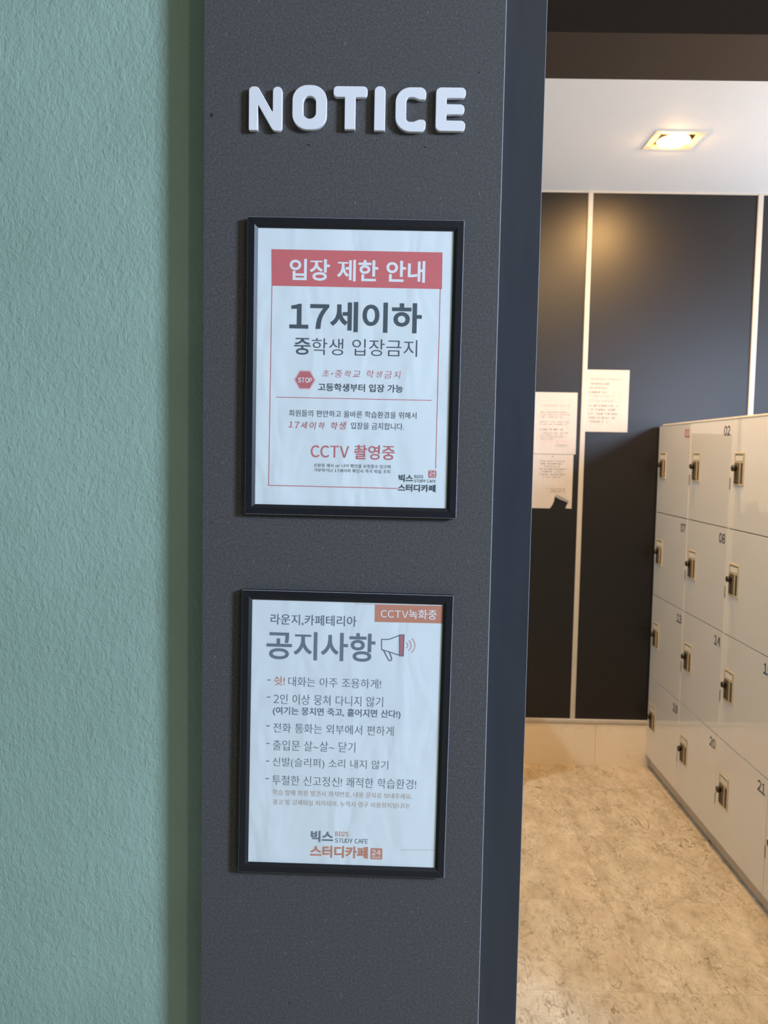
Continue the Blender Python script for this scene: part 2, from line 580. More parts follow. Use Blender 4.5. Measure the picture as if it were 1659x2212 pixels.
LO=[
    ('CCTV', 35.38, 64.6, 136.35, 128.41, 0.006, 'white', 0),
    ('녹화중', 65.08, 94.67, 138.11, 127.6, 0.01, 'white', 0),
    ('라운지,카페테리아', -81.48, 10.05, 128.94, 116.99, 0.008, 'gray', 0),
    ('공지사항', -85.35, 30.54, 110.73, 80.02, 0.017, 'gray', 0),
    ('쉿!', -77.11, -65.12, 61.68, 51.77, 0.0, 'orange', 0),
    ('대화는 아주 조용하게!', -61.29, 37.69, 61.61, 51.19, -0.006, 'gray', 0),
    ('2인 이상 뭉쳐 다니지 않기', -76.77, 40.38, 42.5, 31.44, -0.006, 'gray', 0),
    ('(여기는 뭉치면 죽고, 흩어지면 산다!)', -77.28, 59.46, 28.74, 18.63, 0.016, 'gray', 0),
    ('전화 통화는 외부에서 편하게', -76.66, 52.53, 10.69, 0.19, -0.006, 'gray', 0),
    ('출입문 살~살~ 닫기', -76.63, 11.9, -7.95, -19.29, -0.006, 'gray', 0),
    ('신발(슬리퍼) 소리 내지 않기', -76.54, 47.82, -27.04, -38.52, -0.006, 'gray', 0),
    ('투철한 신고정신! 쾌적한 학습환경!', -76.66, 78.38, -46.71, -57.61, -0.006, 'gray', 0),
    ('학습 방해 회원 발견시 좌석번호, 내용 문자로 보내주세요.', -75.97, 74.3, -62.57, -69.13, 0.0, 'orange2', 0),
    ('경고 및 강제퇴실 처리되며, 누적시 영구 이용정지됩니다!', -75.78, 71.71, -73.34, -79.6, 0.0, 'orange2', 0),
    ('빅스', -33.77, -9.64, -106.92, -119.57, 0.036, 'gray', 0),
    ("BIG'S", -7.21, 6.98, -107.12, -112.44, 0.012, 'orange', 0),
    ('STUDY CAFE', -7.49, 28.21, -114.52, -119.63, 0.012, 'gray', 0),
    ('스터디카페', -34.23, 28.53, -123.22, -136.58, 0.036, 'orange', 0),
    ('24', 32.28, 42.31, -126.12, -132.17, 0.01, 'white', 0),
    ('HOUR', 32.77, 42.1, -133.5, -135.78, 0.008, 'white', 0),
    ('-', -84.01, -80.54, 57.7, 56.69, 0, 'gray', 0),
    ('-', -83.96, -80.49, 39.1, 38.09, 0, 'gray', 0),
    ('-', -83.88, -80.39, 7.57, 6.56, 0, 'gray', 0),
    ('-', -83.83, -80.34, -11.63, -12.65, 0, 'gray', 0),
    ('-', -83.77, -80.28, -31.09, -32.11, 0, 'gray', 0),
    ('-', -83.72, -80.22, -50.36, -51.39, 0, 'gray', 0)]

prepare_glyphs({(c, min(0.0, i[5])) for i in UP + LO for c in i[0] if c != ' '} | {(c, 0.0) for c in '0123456789'})


def lay_text(s, x0, x1, top, bot, weight=0.0, jitter=0, tracking=0.0):
    """Flat lettering fitted into a box: (verts [(x, z, layer)], faces). Weight > 0 thickens the strokes, < 0 thins them."""
    rnd = random.Random(len(s) * 31 + 5)
    V, F = [], []
    pen = 0.0
    w = max(0.0, weight)
    for ch in s:
        if ch == ' ':
            pen += 0.30 if not jitter else 0.42
            continue
        vs, fs, bd, a, b, adv = glyph(ch, min(0.0, weight))
        ox = pen - a + (0.05 if not ('\uac00' <= ch <= '\ud7a3') else 0)
        ang = rnd.uniform(-0.05, 0.05) if jitter else 0
        sc = rnd.uniform(0.80, 1.0) if jitter else 1
        dy = rnd.uniform(-0.03, 0.06) if jitter else 0
        ca, sa = math.cos(ang) * sc, math.sin(ang) * sc
        cx, cy = (a + b) / 2, 0.35

        def tr(x, y):
            x, y = x - cx, y - cy
            return (ox + cx + ca * x - sa * y + (0.14 * y if jitter else 0), cy + dy + sa * x + ca * y)
        base = len(V)
        V.extend((*tr(p[0] + w * d[0], p[1] + w * d[1]), 0) for p, d in zip(vs, bd))
        F.extend(tuple(base + i for i in f) for f in fs)
        pen += adv + tracking + (0.03 if jitter else 0)
    xs = [v[0] for v in V]
    zs = [v[1] for v in V]
    if s == '-':
        zs = [min(zs), max(zs)]
    ax, bx, az, bz = min(xs), max(xs), min(zs), max(zs)
    out = []
    for x, z, l in V:
        out.append((x0 + (x - ax) / (bx - ax) * (x1 - x0), bot + (z - az) / (bz - az) * (top - bot), l))
    return out, F


class Print:
    """flat print in a plane: local x right, local z up, facing -y; layers step towards the viewer"""

    def __init__(self):
        self.v, self.f, self.m, self.mats = [], [], [], []

    def mi(self, m):
        if m not in self.mats:
            self.mats.append(m)
        return self.mats.index(m)

    def add(self, verts, faces, m, y):
        b = len(self.v)
        self.v.extend(verts_to3(verts, y))
        k = self.mi(m)
        for f in faces:
            self.f.append(tuple(b + i for i in f))
            self.m.append(k)

    def text(self, s, x0, x1, top, bot, w, m, j=0, y=0.0, unit=0.001, tracking=0.0):
        V, F = lay_text(s, x0 * unit, x1 * unit, top * unit, bot * unit, w, j, tracking)
        self.add([(a, c, y + 0.00003 * l) for a, c, l in V], F, m, None)

    def poly(self, pts, m, y=0.0, unit=0.001):
        self.add([(a * unit, c * unit) for a, c in pts], [tuple(range(len(pts)))], m, y)

    def line(self, pts, width, m, y=0.0, unit=0.001, closed=False):
        n = len(pts)
        for i in range(n if closed else n - 1):
            (a, b), (c, d) = pts[i], pts[(i + 1) % n]
            t = math.atan2(d - b, c - a)
            h = width / 2
            q = []
            for (px, py), st in (((c, d), t - math.pi / 2), ((a, b), t + math.pi / 2)):
                for k in range(5):
                    u = st + math.pi * k / 4
                    q.append((px + h * math.cos(u), py + h * math.sin(u)))
            self.poly(q, m, y - 0.000004 * i, unit)

    def build(self, name, parent=None, loc=None):
        me = bpy.data.meshes.new(name)
        me.from_pydata(self.v, [], self.f)
        for m in self.mats:
            me.materials.append(M[m])
        for p, k in zip(me.polygons, self.m):
            p.material_index = k
        bm = bmesh.new()
        bm.from_mesh(me)
        for f in bm.faces:
            if f.normal.y > 0:
                f.normal_flip()
        bm.to_mesh(me)
        bm.free()
        return link(name, me, parent, loc)


def verts_to3(verts, y):
    return [(v[0], v[2] if y is None else y, v[1]) for v in verts]


# ------------------------------------------------------------------ the setting
CEIL = 2.379
BACK = 2.615
structure(box('floor', -2.2, 3.0, -3.0, BACK + 0.1, -0.05, 0.0, M['floor']), 'beige marbled vinyl tile floor')


def blotch(bm, x, z, w, h, y, mi, seed, n=14):
    r = random.Random(seed)
    f = bm.faces.new([bm.verts.new((x + w * r.uniform(0.5, 1) * math.cos(2 * math.pi * i / n), y, z + h * r.uniform(0.5, 1) * math.sin(2 * math.pi * i / n))) for i in range(n)])
    f.material_index = mi


bm = bmesh.new()
bm_box(bm, -2.2, -0.2032, 0.030, 0.20, 0, 2.62)
for dx, dz, w, h, s in ((0, 0.004, 0.0012, 0.0042, 1), (0.0008, -0.003, 0.0014, 0.003, 2), (-0.0008, -0.0065, 0.0012, 0.0016, 3)):
    blotch(bm, -0.2247 + dx, 1.7310 + dz, w, h, 0.0297, 1, s)          # pale scuff on the paint
structure(finish('wall_front', bm, [M['green'], M['scuff']]), 'sage green plaster wall beside the dark notice panel')


def make_panel():
    bm = bmesh.new()
    bm_box(bm, -0.2032, 0.1028, 0.0, 0.012, 0, 2.62, 0)
    # worn edge strip on the free side, the light it catches put into its colour
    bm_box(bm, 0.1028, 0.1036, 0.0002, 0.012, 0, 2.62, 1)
    for x, z, w, h, s in ((-0.1955, 1.6480, 0.0022, 0.0030, 4), (-0.0958, 1.6195, 0.0028, 0.0010, 5), (0.0246, 1.6190, 0.0020, 0.0009, 6)):
        blotch(bm, x, z, w, h, -0.0002, 2, s)                          # small dents
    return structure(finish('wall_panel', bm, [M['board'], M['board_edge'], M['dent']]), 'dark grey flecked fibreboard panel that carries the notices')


make_panel()


def make_jamb():
    bm = bmesh.new()
    bm_box(bm, -0.2032, 0.1462, 0.012, 0.215, 0, 2.62, 0)
    bm_box(bm, 0.1462, 0.1467, 0.0125, 0.215, 0, 2.62, 1)  # thin edge highlight of the post, put into a pale strip
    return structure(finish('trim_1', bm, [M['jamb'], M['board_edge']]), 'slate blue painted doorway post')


make_jamb()
structure(box('lintel', 0.1467, 3.0, 0.03, 0.20, 2.06, 2.62, M['jamb']))
LX, LY, LQ = 0.922, 2.056, 0.066            # the lamp's square cut-out
bm = bmesh.new()
for x0, x1, y0, y1 in ((-2.2, LX - LQ, 0.2, BACK + 0.1), (LX + LQ, 3.0, 0.2, BACK + 0.1), (LX - LQ, LX + LQ, 0.2, LY - LQ), (LX - LQ, LX + LQ, LY + LQ, BACK + 0.1)):
    bm_box(bm, x0, x1, y0, y1, CEIL, CEIL + 0.05)
structure(finish('ceiling_inner', bm, M['ceiling']), 'white ceiling over the locker passage')
structure(box('ceiling_outer', -2.2, 3.0, -3.0, 0.20, 2.62, 2.67, M['dark_ceiling']))
structure(box('beam', -2.2, 3.0, 0.963, 1.183, 2.20, CEIL, M['beam']), 'dark brown beam under the ceiling')
structure(box('wall_back', -2.2, 3.0, BACK, BACK + 0.1, 0, CEIL, M['backwall']), 'charcoal panelled wall behind the lockers')
structure(box('wall_left', -2.3, -2.2, -3.0, BACK + 0.1, 0, 2.62, M['green']))
structure(box('wall_rear', -2.2, 3.0, -3.1, -3.0, 0, 2.62, M['wall_plain']))


def make_wall_right():
    bm = bmesh.new()
    y0, y1, z0, z1 = -2.15, -1.55, 1.94, 2.60
    bm_box(bm, 3.0, 3.1, -3.0, y0, 0, 2.62)
    bm_box(bm, 3.0, 3.1, y1, 1.10, 0, 2.62)
    bm_box(bm, 3.0, 3.1, 2.0, BACK + 0.1, 0, 2.62)
    bm_box(bm, 3.0, 3.1, 1.10, 2.0, 0, 1.30)
    bm_box(bm, 3.0, 3.1, 1.10, 2.0, 2.2, 2.62)
    bm_box(bm, 3.0, 3.1, y0, y1, 0, z0)
    bm_box(bm, 3.0, 3.1, y0, y1, z1, 2.62)
    structure(finish('wall_right', bm, M['wall_plain']))


make_wall_right()
structure(box('added_shadow_nib', -0.25, 0.45, 2.34, BACK - 0.016, 0, 0.44, M['baseboard']))  # unseen low block, added to cast a slanted shadow on the far floor
structure(box('trim_2', 0.7605, 0.7815, BACK - 0.006, BACK, 0.19, CEIL - 0.001, M['batten'], bev=0.003), 'pale upright batten beside the pinned sheets')
structure(box('trim_3', 1.4455, 1.4685, BACK - 0.006, BACK, 0.19, CEIL - 0.001, M['batten'], bev=0.003), 'pale upright batten above the lockers')
structure(box('trim_4', -2.2, 3.0, BACK - 0.004, BACK, CEIL - 0.007, CEIL - 0.0005, M['batten']))


def make_baseboard():
    bm = bmesh.new()
    bm_box(bm, -2.2, 0.868, BACK - 0.011, BACK, 0, 0.181, 0)
    bm_box(bm, 0.8688, 3.0, BACK - 0.011, BACK, 0, 0.181, 0)
    bm_box(bm, -2.2, 3.0, BACK - 0.016, BACK, 0.181, 0.197, 1, 0.003)
    structure(finish('baseboard_back', bm, [M['baseboard'], M['batten']]), 'tall cream skirting board under the charcoal wall')


make_baseboard()


# ------------------------------------------------------------------ raised letters
def fillet(pts):
    """[(x, y, r)] closed polygon -> rounded outline"""
    out = []
    n = len(pts)
    for i in range(n):
        p0, p1, p2 = Vector(pts[i - 1][:2]), Vector(pts[i][:2]), Vector(pts[(i + 1) % n][:2])
        r = pts[i][2]
        if r <= 0:
            out.append(tuple(p1))
            continue
        a, b = (p0 - p1), (p2 - p1)
        la, lb = a.length, b.length
        a.normalize()
        b.normalize()
        ang = a.angle(b)
        t = min(r / math.tan(ang / 2), la * 0.5, lb * 0.5)
        rr = t * math.tan(ang / 2)
        c = p1 + (a + b).normalized() * (rr / math.sin(ang / 2))
        s, e = p1 + a * t - c, p1 + b * t - c
        a0, a1 = math.atan2(s.y, s.x), math.atan2(e.y, e.x)
        d = (a1 - a0 + math.pi) % (2 * math.pi) - math.pi
        k = max(3, int(abs(d) / 0.16))
        for j in range(k + 1):
            u = a0 + d * j / k
            out.append((c.x + rr * math.cos(u), c.y + rr * math.sin(u)))
    return out


def letter(ch, outlines, bx, label):
    x0, z1, x1, z0 = bx
    xs = [p[0] for o in outlines for p in o]
    ys = [p[1] for o in outlines for p in o]
    cu = bpy.data.curves.new('letter', 'CURVE')
    cu.dimensions = '2D'
    cu.fill_mode = 'BOTH'
    T = 0.0056
    bev = 0.0005
    cu.offset = -bev
    cu.extrude = T / 2 - bev
    cu.bevel_depth = bev
    cu.bevel_resolution = 2
    sx, sy = (x1 - x0) / (max(xs) - min(xs)), (z1 - z0) / (max(ys) - min(ys))
    mx, my = (max(xs) + min(xs)) / 2, (max(ys) + min(ys)) / 2
    for o in outlines:
        sp = cu.splines.new('POLY')
        sp.points.add(len(o) - 1)
        for p, q in zip(sp.points, o):
            p.co = ((q[0] - mx) * sx, (q[1] - my) * sy, 0, 1)
        sp.use_cyclic_u = True
    ob = bpy.data.objects.new('letter', cu)
    COL.objects.link(ob)
    dg = bpy.context.evaluated_depsgraph_get()
    me = bpy.data.meshes.new_from_object(ob.evaluated_get(dg))
    bpy.data.objects.remove(ob)
    bpy.data.curves.remove(cu)
    me.name = 'raised_letter'
    me.transform(Matrix.Rotation(math.pi / 2, 4, 'X'))
    me.materials.clear()
    me.materials.append(M['letter'])
    o = link('raised_letter', me, None, ((x0 + x1) / 2, -T / 2 - 0.0002, (z0 + z1) / 2))
    tag(o, label, 'letter', 'white letters spelling the word at the head of the panel')
    return o


R_ = 21
LETTERS = {
    'N': [fillet([(0, 2, 6), (0, 220, 22), (44, 220, 22), (116, 92, 2), (116, 220, 22), (162, 220, 22), (162, 0, 22), (118, 0, 26), (44, 132, 2), (44, 2, 3)])],
    'O': [fillet([(0, 0, 74), (0, 220, 74), (167, 220, 74), (167, 0, 74)]), fillet([(53, 54, 30), (53, 166, 30), (114, 166, 30), (114, 54, 30)])],
    'T': [fillet([(0, 213, 20), (164, 213, 20), (164, 159, 20), (107, 159, 3), (107, 0, 3), (55, 0, 3), (55, 159, 3), (0, 159, 20)])],
    'I': [fillet([(0, 2, 4), (0, 217, 24), (53, 217, 24), (53, 2, 4)])],
    'C': [fillet([(0, 0, 84), (0, 219, 84), (146, 219, 52), (146, 160, 22), (116, 158, 24), (88, 170, 24), (52, 170, 42), (52, 49, 42), (88, 49, 24), (116, 61, 24), (146, 59, 22), (146, 0, 52)])],
    'E': [fillet([(0, 0, 26), (0, 214, 26), (143, 214, 22), (143, 162, 22), (52, 162, 4), (52, 132, 4), (138, 132, 22), (138, 82, 22), (52, 82, 4), (52, 52, 4), (143, 52, 22), (143, 0, 22)])],
}
LBOX = {'N': (-0.1564, 1.6747, -0.1223, 1.6310), 'O': (-0.1120, 1.6768, -0.0769, 1.6328), 'T': (-0.0703, 1.6761, -0.0357, 1.6336),
        'I': (-0.0286, 1.6765, -0.0174, 1.6328), 'C': (-0.0071, 1.6759, 0.0239, 1.6321), 'E': (0.0338, 1.6762, 0.0641, 1.6332)}
LLAB = {'N': 'raised white letter N, first of the word on the dark panel',
        'O': 'raised white letter O, closed rounded ring on the dark panel',
        'T': 'raised white letter T with a wide crossbar on the dark panel',
        'I': 'raised white letter I, a single upright bar on the dark panel',
        'C': 'raised white letter C, open ring beside the final letter',
        'E': 'raised white letter E with three arms, last of the word'}
for ch in 'NOTICE':
    letter(ch, LETTERS[ch], LBOX[ch], LLAB[ch])

# ------------------------------------------------------------------ framed posters



def rail(length, wide, deep, parent, name='frame_rail'):
    """mitred picture-frame moulding along +x, outer edge at z = 0, inner at z = -wide, back at y = 0, front at y = -deep"""
    prof = [(0.0, 0.0), (-deep + 0.0006, 0.0), (-deep, -0.0006), (-deep, -wide + 0.0032), (-deep + 0.0004, -wide + 0.0026), (-0.0054, -wide), (0.0, -wide)]
    bm = bmesh.new()
    rings = []
    g = 0.00025                                   # hairline mitre gap
    for s in (-1, 1):
        ring = []
        for y, z in prof:
            x = s * (length / 2 + z - g)
            ring.append(bm.verts.new((x, y, z)))
        rings.append(ring)
    n = len(prof)
    for i in range(n):
        j = (i + 1) % n
        f = bm.faces.new((rings[0][i], rings[0][j], rings[1][j], rings[1][i]))
        if i in (1,):
            f.material_index = 1
    bm.faces.new(rings[0])
    bm.faces.new(rings[1][::-1])
    for f in bm.faces:
        if len(f.verts) > 4:
            f.material_index = 1
    return finish(name, bm, [M['frame'], M['frame_worn']], parent)


def picture_frame(center, rot, w, h, label):
    root = bpy.data.objects.new('picture_frame', None)
    COL.objects.link(root)
    root.location = (center[0], 0.0, center[1])
    root.rotation_euler = (0, -rot, 0)
    tag(root, label, 'framed poster', 'framed posters on the dark panel')
    wide, deep = 0.0104, 0.0076
    for ang, ln, d in ((0, w, h / 2), (math.pi / 2, h, w / 2), (math.pi, w, h / 2), (-math.pi / 2, h, w / 2)):
        o = rail(ln, wide, deep, root)
        o.rotation_euler = (0, ang, 0)
        o.location = (math.sin(ang) * d, 0, math.cos(ang) * d)
    box('backing_board', -w / 2 + 0.0085, w / 2 - 0.0085, -0.0034, -0.0006, -h / 2 + 0.0085, h / 2 - 0.0085, M['backing'], root)
    ph = box('poster', -w / 2 + 0.0092, w / 2 - 0.0092, -0.0044, -0.0041, -h / 2 + 0.0092, h / 2 - 0.0092, M['paper'], root)
    box('glazing', -w / 2 + 0.0100, w / 2 - 0.0100, -0.0053, -0.00485, -h / 2 + 0.0100, h / 2 - 0.0100, M['glass'], root)
    return root, ph


YP = -0.00445     # print sits just proud of the paper


def prints(name, parent, items, extra=None):
    p = Print()
    if extra:
        extra(p)
    for s, x0, x1, t, b, w, m, j in items:
        p.text(s, x0, x1, t, b, w, m, j, YP - 0.00012)
    return p.build(name, parent)


fr, ph = picture_frame((-0.04580, 1.39160), -0.0035, 0.22230, 0.30590, 'upper black framed poster with red title bar, under the raised letters')


def banner_red(p):
    p.poly([(-86.8, 121.05), (89.6, 121.05), (90.0, 84.0), (-86.1, 84.0)], 'banner_red', YP)


prints('title_bar', ph, UP[0:1], banner_red)
prints('headline', ph, UP[1:4])


def stop_sign(p):
    for r, m, y in ((11.4, 'halo', 0), (10.0, 'red', 0.00003)):
        p.poly([(-50.26 + r * math.cos(math.radians(60 * k)), -11.8 + r * 1.0 * math.sin(math.radians(60 * k))) for k in range(6)], m, YP - y)


prints('stop_symbol', ph, UP[19:20], stop_sign)
prints('age_lines', ph, UP[4:6])
prints('body_text', ph, UP[6:9])
prints('camera_warning', ph, UP[9:13])


def border(p):
    p.line([(-85.7, 84.0), (-86.6, -122.5), (48.4, -122.75)], 0.85, 'red', YP)
    p.line([(88.25, 84.2), (88.35, -100.9)], 0.85, 'red', YP)
    p.line([(-79.7, -30.29), (81.85, -30.29)], 0.75, 'red', YP)


prints('border_line', ph, [], border)


def badge(x0, z0, x1, z1, m):
    def f(p):
        c = fillet([(x0, z0, 1.4), (x0, z1, 1.4), (x1, z1, 1.4), (x1, z0, 1.4)])
        p.poly(c, m, YP)
    return f


prints('shop_logo', ph, UP[13:19], badge(80.7, -110.9, 89.2, -103.0, 'red'))

fr2, ph2 = picture_frame((-0.04887, 1.00340), -0.0083, 0.22340, 0.30880, 'lower black framed poster with orange corner tag and megaphone drawing')


def banner_orange(p):
    p.poly([(28.85, 142.27), (101.35, 142.57), (101.35, 123.77), (28.95, 123.37)], 'orange', YP)
    p.line([(6.65, 142.17), (28.85, 142.17)], 0.5, 'orange2', YP)


prints('corner_tag', ph2, LO[0:2], banner_orange)
prints('headline', ph2, LO[2:4])


def megaphone(p):
    p.poly([(55.95, 109.87), (60.65, 110.17), (60.55, 87.77), (56.55, 87.77)], 'red', YP)
    p.line([(36.95, 104.77), (45.15, 105.07), (56.15, 109.77), (56.75, 88.17), (37.35, 93.77)], 1.15, 'gray', YP - 0.00006, closed=True)
    p.line([(55.95, 110.07), (60.65, 110.37), (60.55, 87.67), (56.65, 87.67)], 1.15, 'gray', YP - 0.00012, closed=True)
    p.line([(39.35, 93.37), (44.55, 83.67), (46.15, 81.97), (48.25, 82.77), (48.25, 85.27), (45.45, 91.77)], 1.1, 'gray', YP - 0.00018)
    for xm, dx, h in ((64.9, 1.4, 2.9), (68.7, 2.5, 5.2), (72.6, 3.2, 7.4)):
        p.line([(xm - dx * u * u, 99.0 + h * u) for u in (-1, -0.75, -0.5, -0.25, 0, 0.25, 0.5, 0.75, 1)], 0.7, 'red', YP)


prints('megaphone_drawing', ph2, [], megaphone)
prints('rule_list', ph2, [i for i in LO[4:12]] + [i for i in LO if i[0] == '-'])
prints('fine_print', ph2, LO[12:14])


def logo2(p):
    badge(31.05, -137.0, 44.05, -124.3, 'orange')(p)


prints('shop_logo', ph2, LO[14:20], logo2)
p_ = Print()
p_.line([(63.95, -125.23), (100.65, -124.23)], 0.45, 'orange2', YP)
p_.build('crease_line', ph2)


# ------------------------------------------------------------------ sheets of paper on the far wall
def marks(p, x0, x1, z, h, m, rnd, y):
    """one line of small handwriting-size syllables"""
    x = x0
    while x < x1 - h * 0.5:
        if rnd.random() < 0.2:
            x += h * 0.55
            continue
        w = h * 0.82
        k = rnd.choice((2, 3, 3))
        for i in range(k):
            if rnd.random() < 0.5:
                zz = z - h / 2 + h * (i + 0.5) / k
                p.line([(x, zz), (x + w * rnd.uniform(0.5, 1), zz + rnd.uniform(-0.05, 0.05) * h)], h * 0.13, m, y, 1.0)
            else:
                xx = x + w * (i + 0.5) / k
                p.line([(xx, z - h * 0.45), (xx + rnd.uniform(-0.1, 0.1) * h, z + h * rnd.uniform(0.2, 0.45))], h * 0.13, m, y, 1.0)
        x += h * 1.0


def wall_sheet(x0, x1, z0, z1, outline, lines, label, seed, y=BACK - 0.0012, bend=0.0):
    rnd = random.Random(seed)
    cx, cz = (x0 + x1) / 2, (z0 + z1) / 2
    bm = bmesh.new()
    pts = outline or [(x0, z0), (x1, z0), (x1, z1), (x0, z1)]
    a = [bm.verts.new((px - cx, 0, pz - cz)) for px, pz in pts]
    f = bm.faces.new(a)
    if f.normal.y > 0:
        f.normal_flip()
    r = bmesh.ops.extrude_face_region(bm, geom=[f])
    for v in [g for g in r['geom'] if isinstance(g, bmesh.types.BMVert)]:
        v.co.y += 0.0003
    sheet = finish('paper_notice', bm, M['note'], None, (cx, y, cz))
    tag(sheet, label, 'paper notice', 'paper notices taped to the far wall')
    for nm, part in (('body_lettering', [l for l in lines if l[3] > 0.0043]), ('footer_lettering', [l for l in lines if l[3] <= 0.0043])):
        if part:
            p = Print()
            for ax, bx, z, h, m in part:
                marks(p, ax - cx, bx - cx, z - cz, h, m, rnd, -0.0004)
            p.build(nm, sheet)
    return sheet


def zx(v):
    return 0.777 + (v - 765) * (0.956 - 0.777) / (1194 - 765)


def zz(v):
    return 1.6625 - (v - 178) * (1.6625 - 1.408) / (800 - 178)


L3 = [(zx(820), zx(1120), zz(270), 0.0085, 'note_pink'), (zx(815), zx(1000), zz(318), 0.0080, 'note_ink'), (zx(810), zx(970), zz(360), 0.0080, 'note_ink'),
      (zx(805), zx(985), zz(402), 0.0080, 'note_ink'), (zx(805), zx(1110), zz(440), 0.0055, 'note_pink'), (zx(805), zx(1075), zz(490), 0.0080, 'note_pink')]
for z_, b_ in ((537, 1080), (577, 1080), (618, 1095), (658, 1075), (697, 1000)):
    L3.append((zx(800), zx(b_), zz(z_), 0.0082, 'note_ink'))
wall_sheet(0.777, 0.956, 1.408, 1.6625, None, L3, 'white sheet taped higher, on the locker side of the pale batten', 3)


def ax_(v):
    return 0.571 + (v - 255) * (0.746 - 0.571) / (682 - 255)


def az_(v):
    return 1.567 - (v - 405) * (1.567 - 1.087) / (1560 - 405)


L1 = [(ax_(325), ax_(605), az_(535), 0.0075, 'note_pink')]
for z_, a_, b_, h_, m_ in ((602, 310, 595, .0052, 'note_ink'), (626, 310, 615, .0052, 'note_ink'), (650, 310, 545, .0052, 'note_ink'), (697, 310, 610, .0052, 'note_ink'),
                           (721, 310, 580, .0052, 'note_ink'), (772, 310, 545, .0075, 'note_dark'), (805, 325, 600, .0046, 'note_ink'), (826, 325, 545, .0046, 'note_ink'),
                           (846, 320, 570, .0046, 'note_ink'), (866, 320, 465, .0046, 'note_ink'), (887, 320, 590, .0046, 'note_pink'), (925, 470, 605, .0042, 'note_ink'),
                           (940, 480, 600, .0038, 'note_ink')):
    L1.append((ax_(a_), ax_(b_), az_(z_), h_, m_))
L2 = []
for z_, a_, b_, h_, m_ in ((1043, 445, 468, .008, 'note_ink'), (1087, 320, 585, .0058, 'note_dark'), (1113, 330, 575, .0058, 'note_dark'), (1140, 370, 530, .0058, 'note_ink'), (1166, 310, 595, .0058, 'note_dark'),
                           (1193, 345, 555, .0058, 'note_dark'), (1219, 320, 580, .0058, 'note_dark'), (1246, 365, 535, .0058, 'note_ink'), (1363, 400, 595, .0042, 'note_ink'),
                           (1380, 450, 595, .0042, 'note_ink'), (1395, 430, 595, .0042, 'note_ink')):
    L2.append((ax_(a_), ax_(b_), az_(z_), h_, m_))
tear = [(ax_(215), az_(1560)), (ax_(440), az_(1560)), (ax_(462), az_(1530)), (ax_(480), az_(1488)), (ax_(486), az_(1440)), (ax_(545), az_(1472)), (ax_(620), az_(1498)),
        (ax_(605), az_(1535)), (ax_(597), az_(1556)), (ax_(660), az_(1560)), (ax_(662), az_(1020)), (ax_(225), az_(1020))]
torn = wall_sheet(0.5650, 0.746, 1.087, 1.316, [(min(max(x, 0.564), 0.7455), z) for x, z in tear], L2,
                  'crumpled white sheet with a torn notch along its bottom edge', 9, y=BACK - 0.0010)
bm = bmesh.new()
cxy = ((0.5650 + 0.746) / 2, (1.087 + 1.316) / 2)
fl = [(486, 1441), (500, 1418), (528, 1432), (624, 1478), (620, 1499), (548, 1473)]
vs = [bm.verts.new((ax_(x) - cxy[0], -0.0012 - 0.007 * k, az_(z) - cxy[1])) for (x, z), k in zip(fl, (0, 0.6, 1, 1, 0.2, 0))]
bm.faces.new(vs)
r = bmesh.ops.extrude_face_region(bm, geom=bm.faces[:])
for v in [g for g in r['geom'] if isinstance(g, bmesh.types.BMVert)]:
    v.co.y += 0.0003
finish('torn_flap', bm, M['note'], torn)
wall_sheet(0.564, 0.746, 1.313, 1.567, None, L1, 'flat white sheet with small lines, hung above the torn sheet', 5, y=BACK - 0.0016)


# ------------------------------------------------------------------ lockers
FX = 1.085
Y0 = 2.606
CW = 0.3785
ROWS = [(1.434, 1.0825), (1.0795, 0.7385), (0.7355, 0.3915), (0.3885, 0.050)]
NCOL = 6
bank = bpy.data.objects.new('locker_bank', None)
COL.objects.link(bank)
bank.location = (FX + 0.2, Y0 - NCOL * CW / 2, 0)
tag(bank, 'bank of glossy cream numbered lockers standing along the passage floor', 'lockers')
BX, BY = bank.location.x, bank.location.y


def lbox(name, x0, x1, y0, y1, z0, z1, m, parent, bev=0.0, ox=BX, oy=BY, oz=0.0):
    return box(name, x0 - ox, x1 - ox, y0 - oy, y1 - oy, z0 - oz, z1 - oz, m, parent, bev)


YN = Y0 - NCOL * CW
bm = bmesh.new()
bm_box(bm, FX + 0.0185 - BX, 1.505 - BX, YN - BY, Y0 - BY, 0.045, 1.434, 0)
for c in range(NCOL + 1):      # pale edges of the uprights, seen in the seams between door columns
    yc = Y0 - c * CW
    a, b = max(YN, yc - 0.0022), min(Y0, yc + 0.0022)
    bm_box(bm, FX + 0.0012 - BX, FX + 0.0185 - BX, a - BY, b - BY, 0.05, 1.434, 1)
finish('cabinet_body', bm, [M['locker_gap'], M['locker_body']], bank)
lbox('cabinet_top', FX - 0.001, 1.508, YN, Y0 - 0.045, 1.4345, 1.4415, M['locker_body'], bank, 0.0015)
lbox('plinth', FX + 0.012, 1.49, YN + 0.004, Y0 - 0.03, 0.010, 0.045, M['plinth'], bank)
lbox('plinth_foot', FX + 0.022, 1.48, YN + 0.01, Y0 - 0.04, 0.0, 0.010, M['locker_gap'], bank)


def number_mesh(s, m):
    p = Print()
    p.text(s, 0, 52, 0, -33, 0.030, m, 0, 0.0)
    o = p.build('number')
    # local x -> -Y, facing -X
    o.data.transform(Matrix.Rotation(-math.pi / 2, 4, 'Z'))
    return o


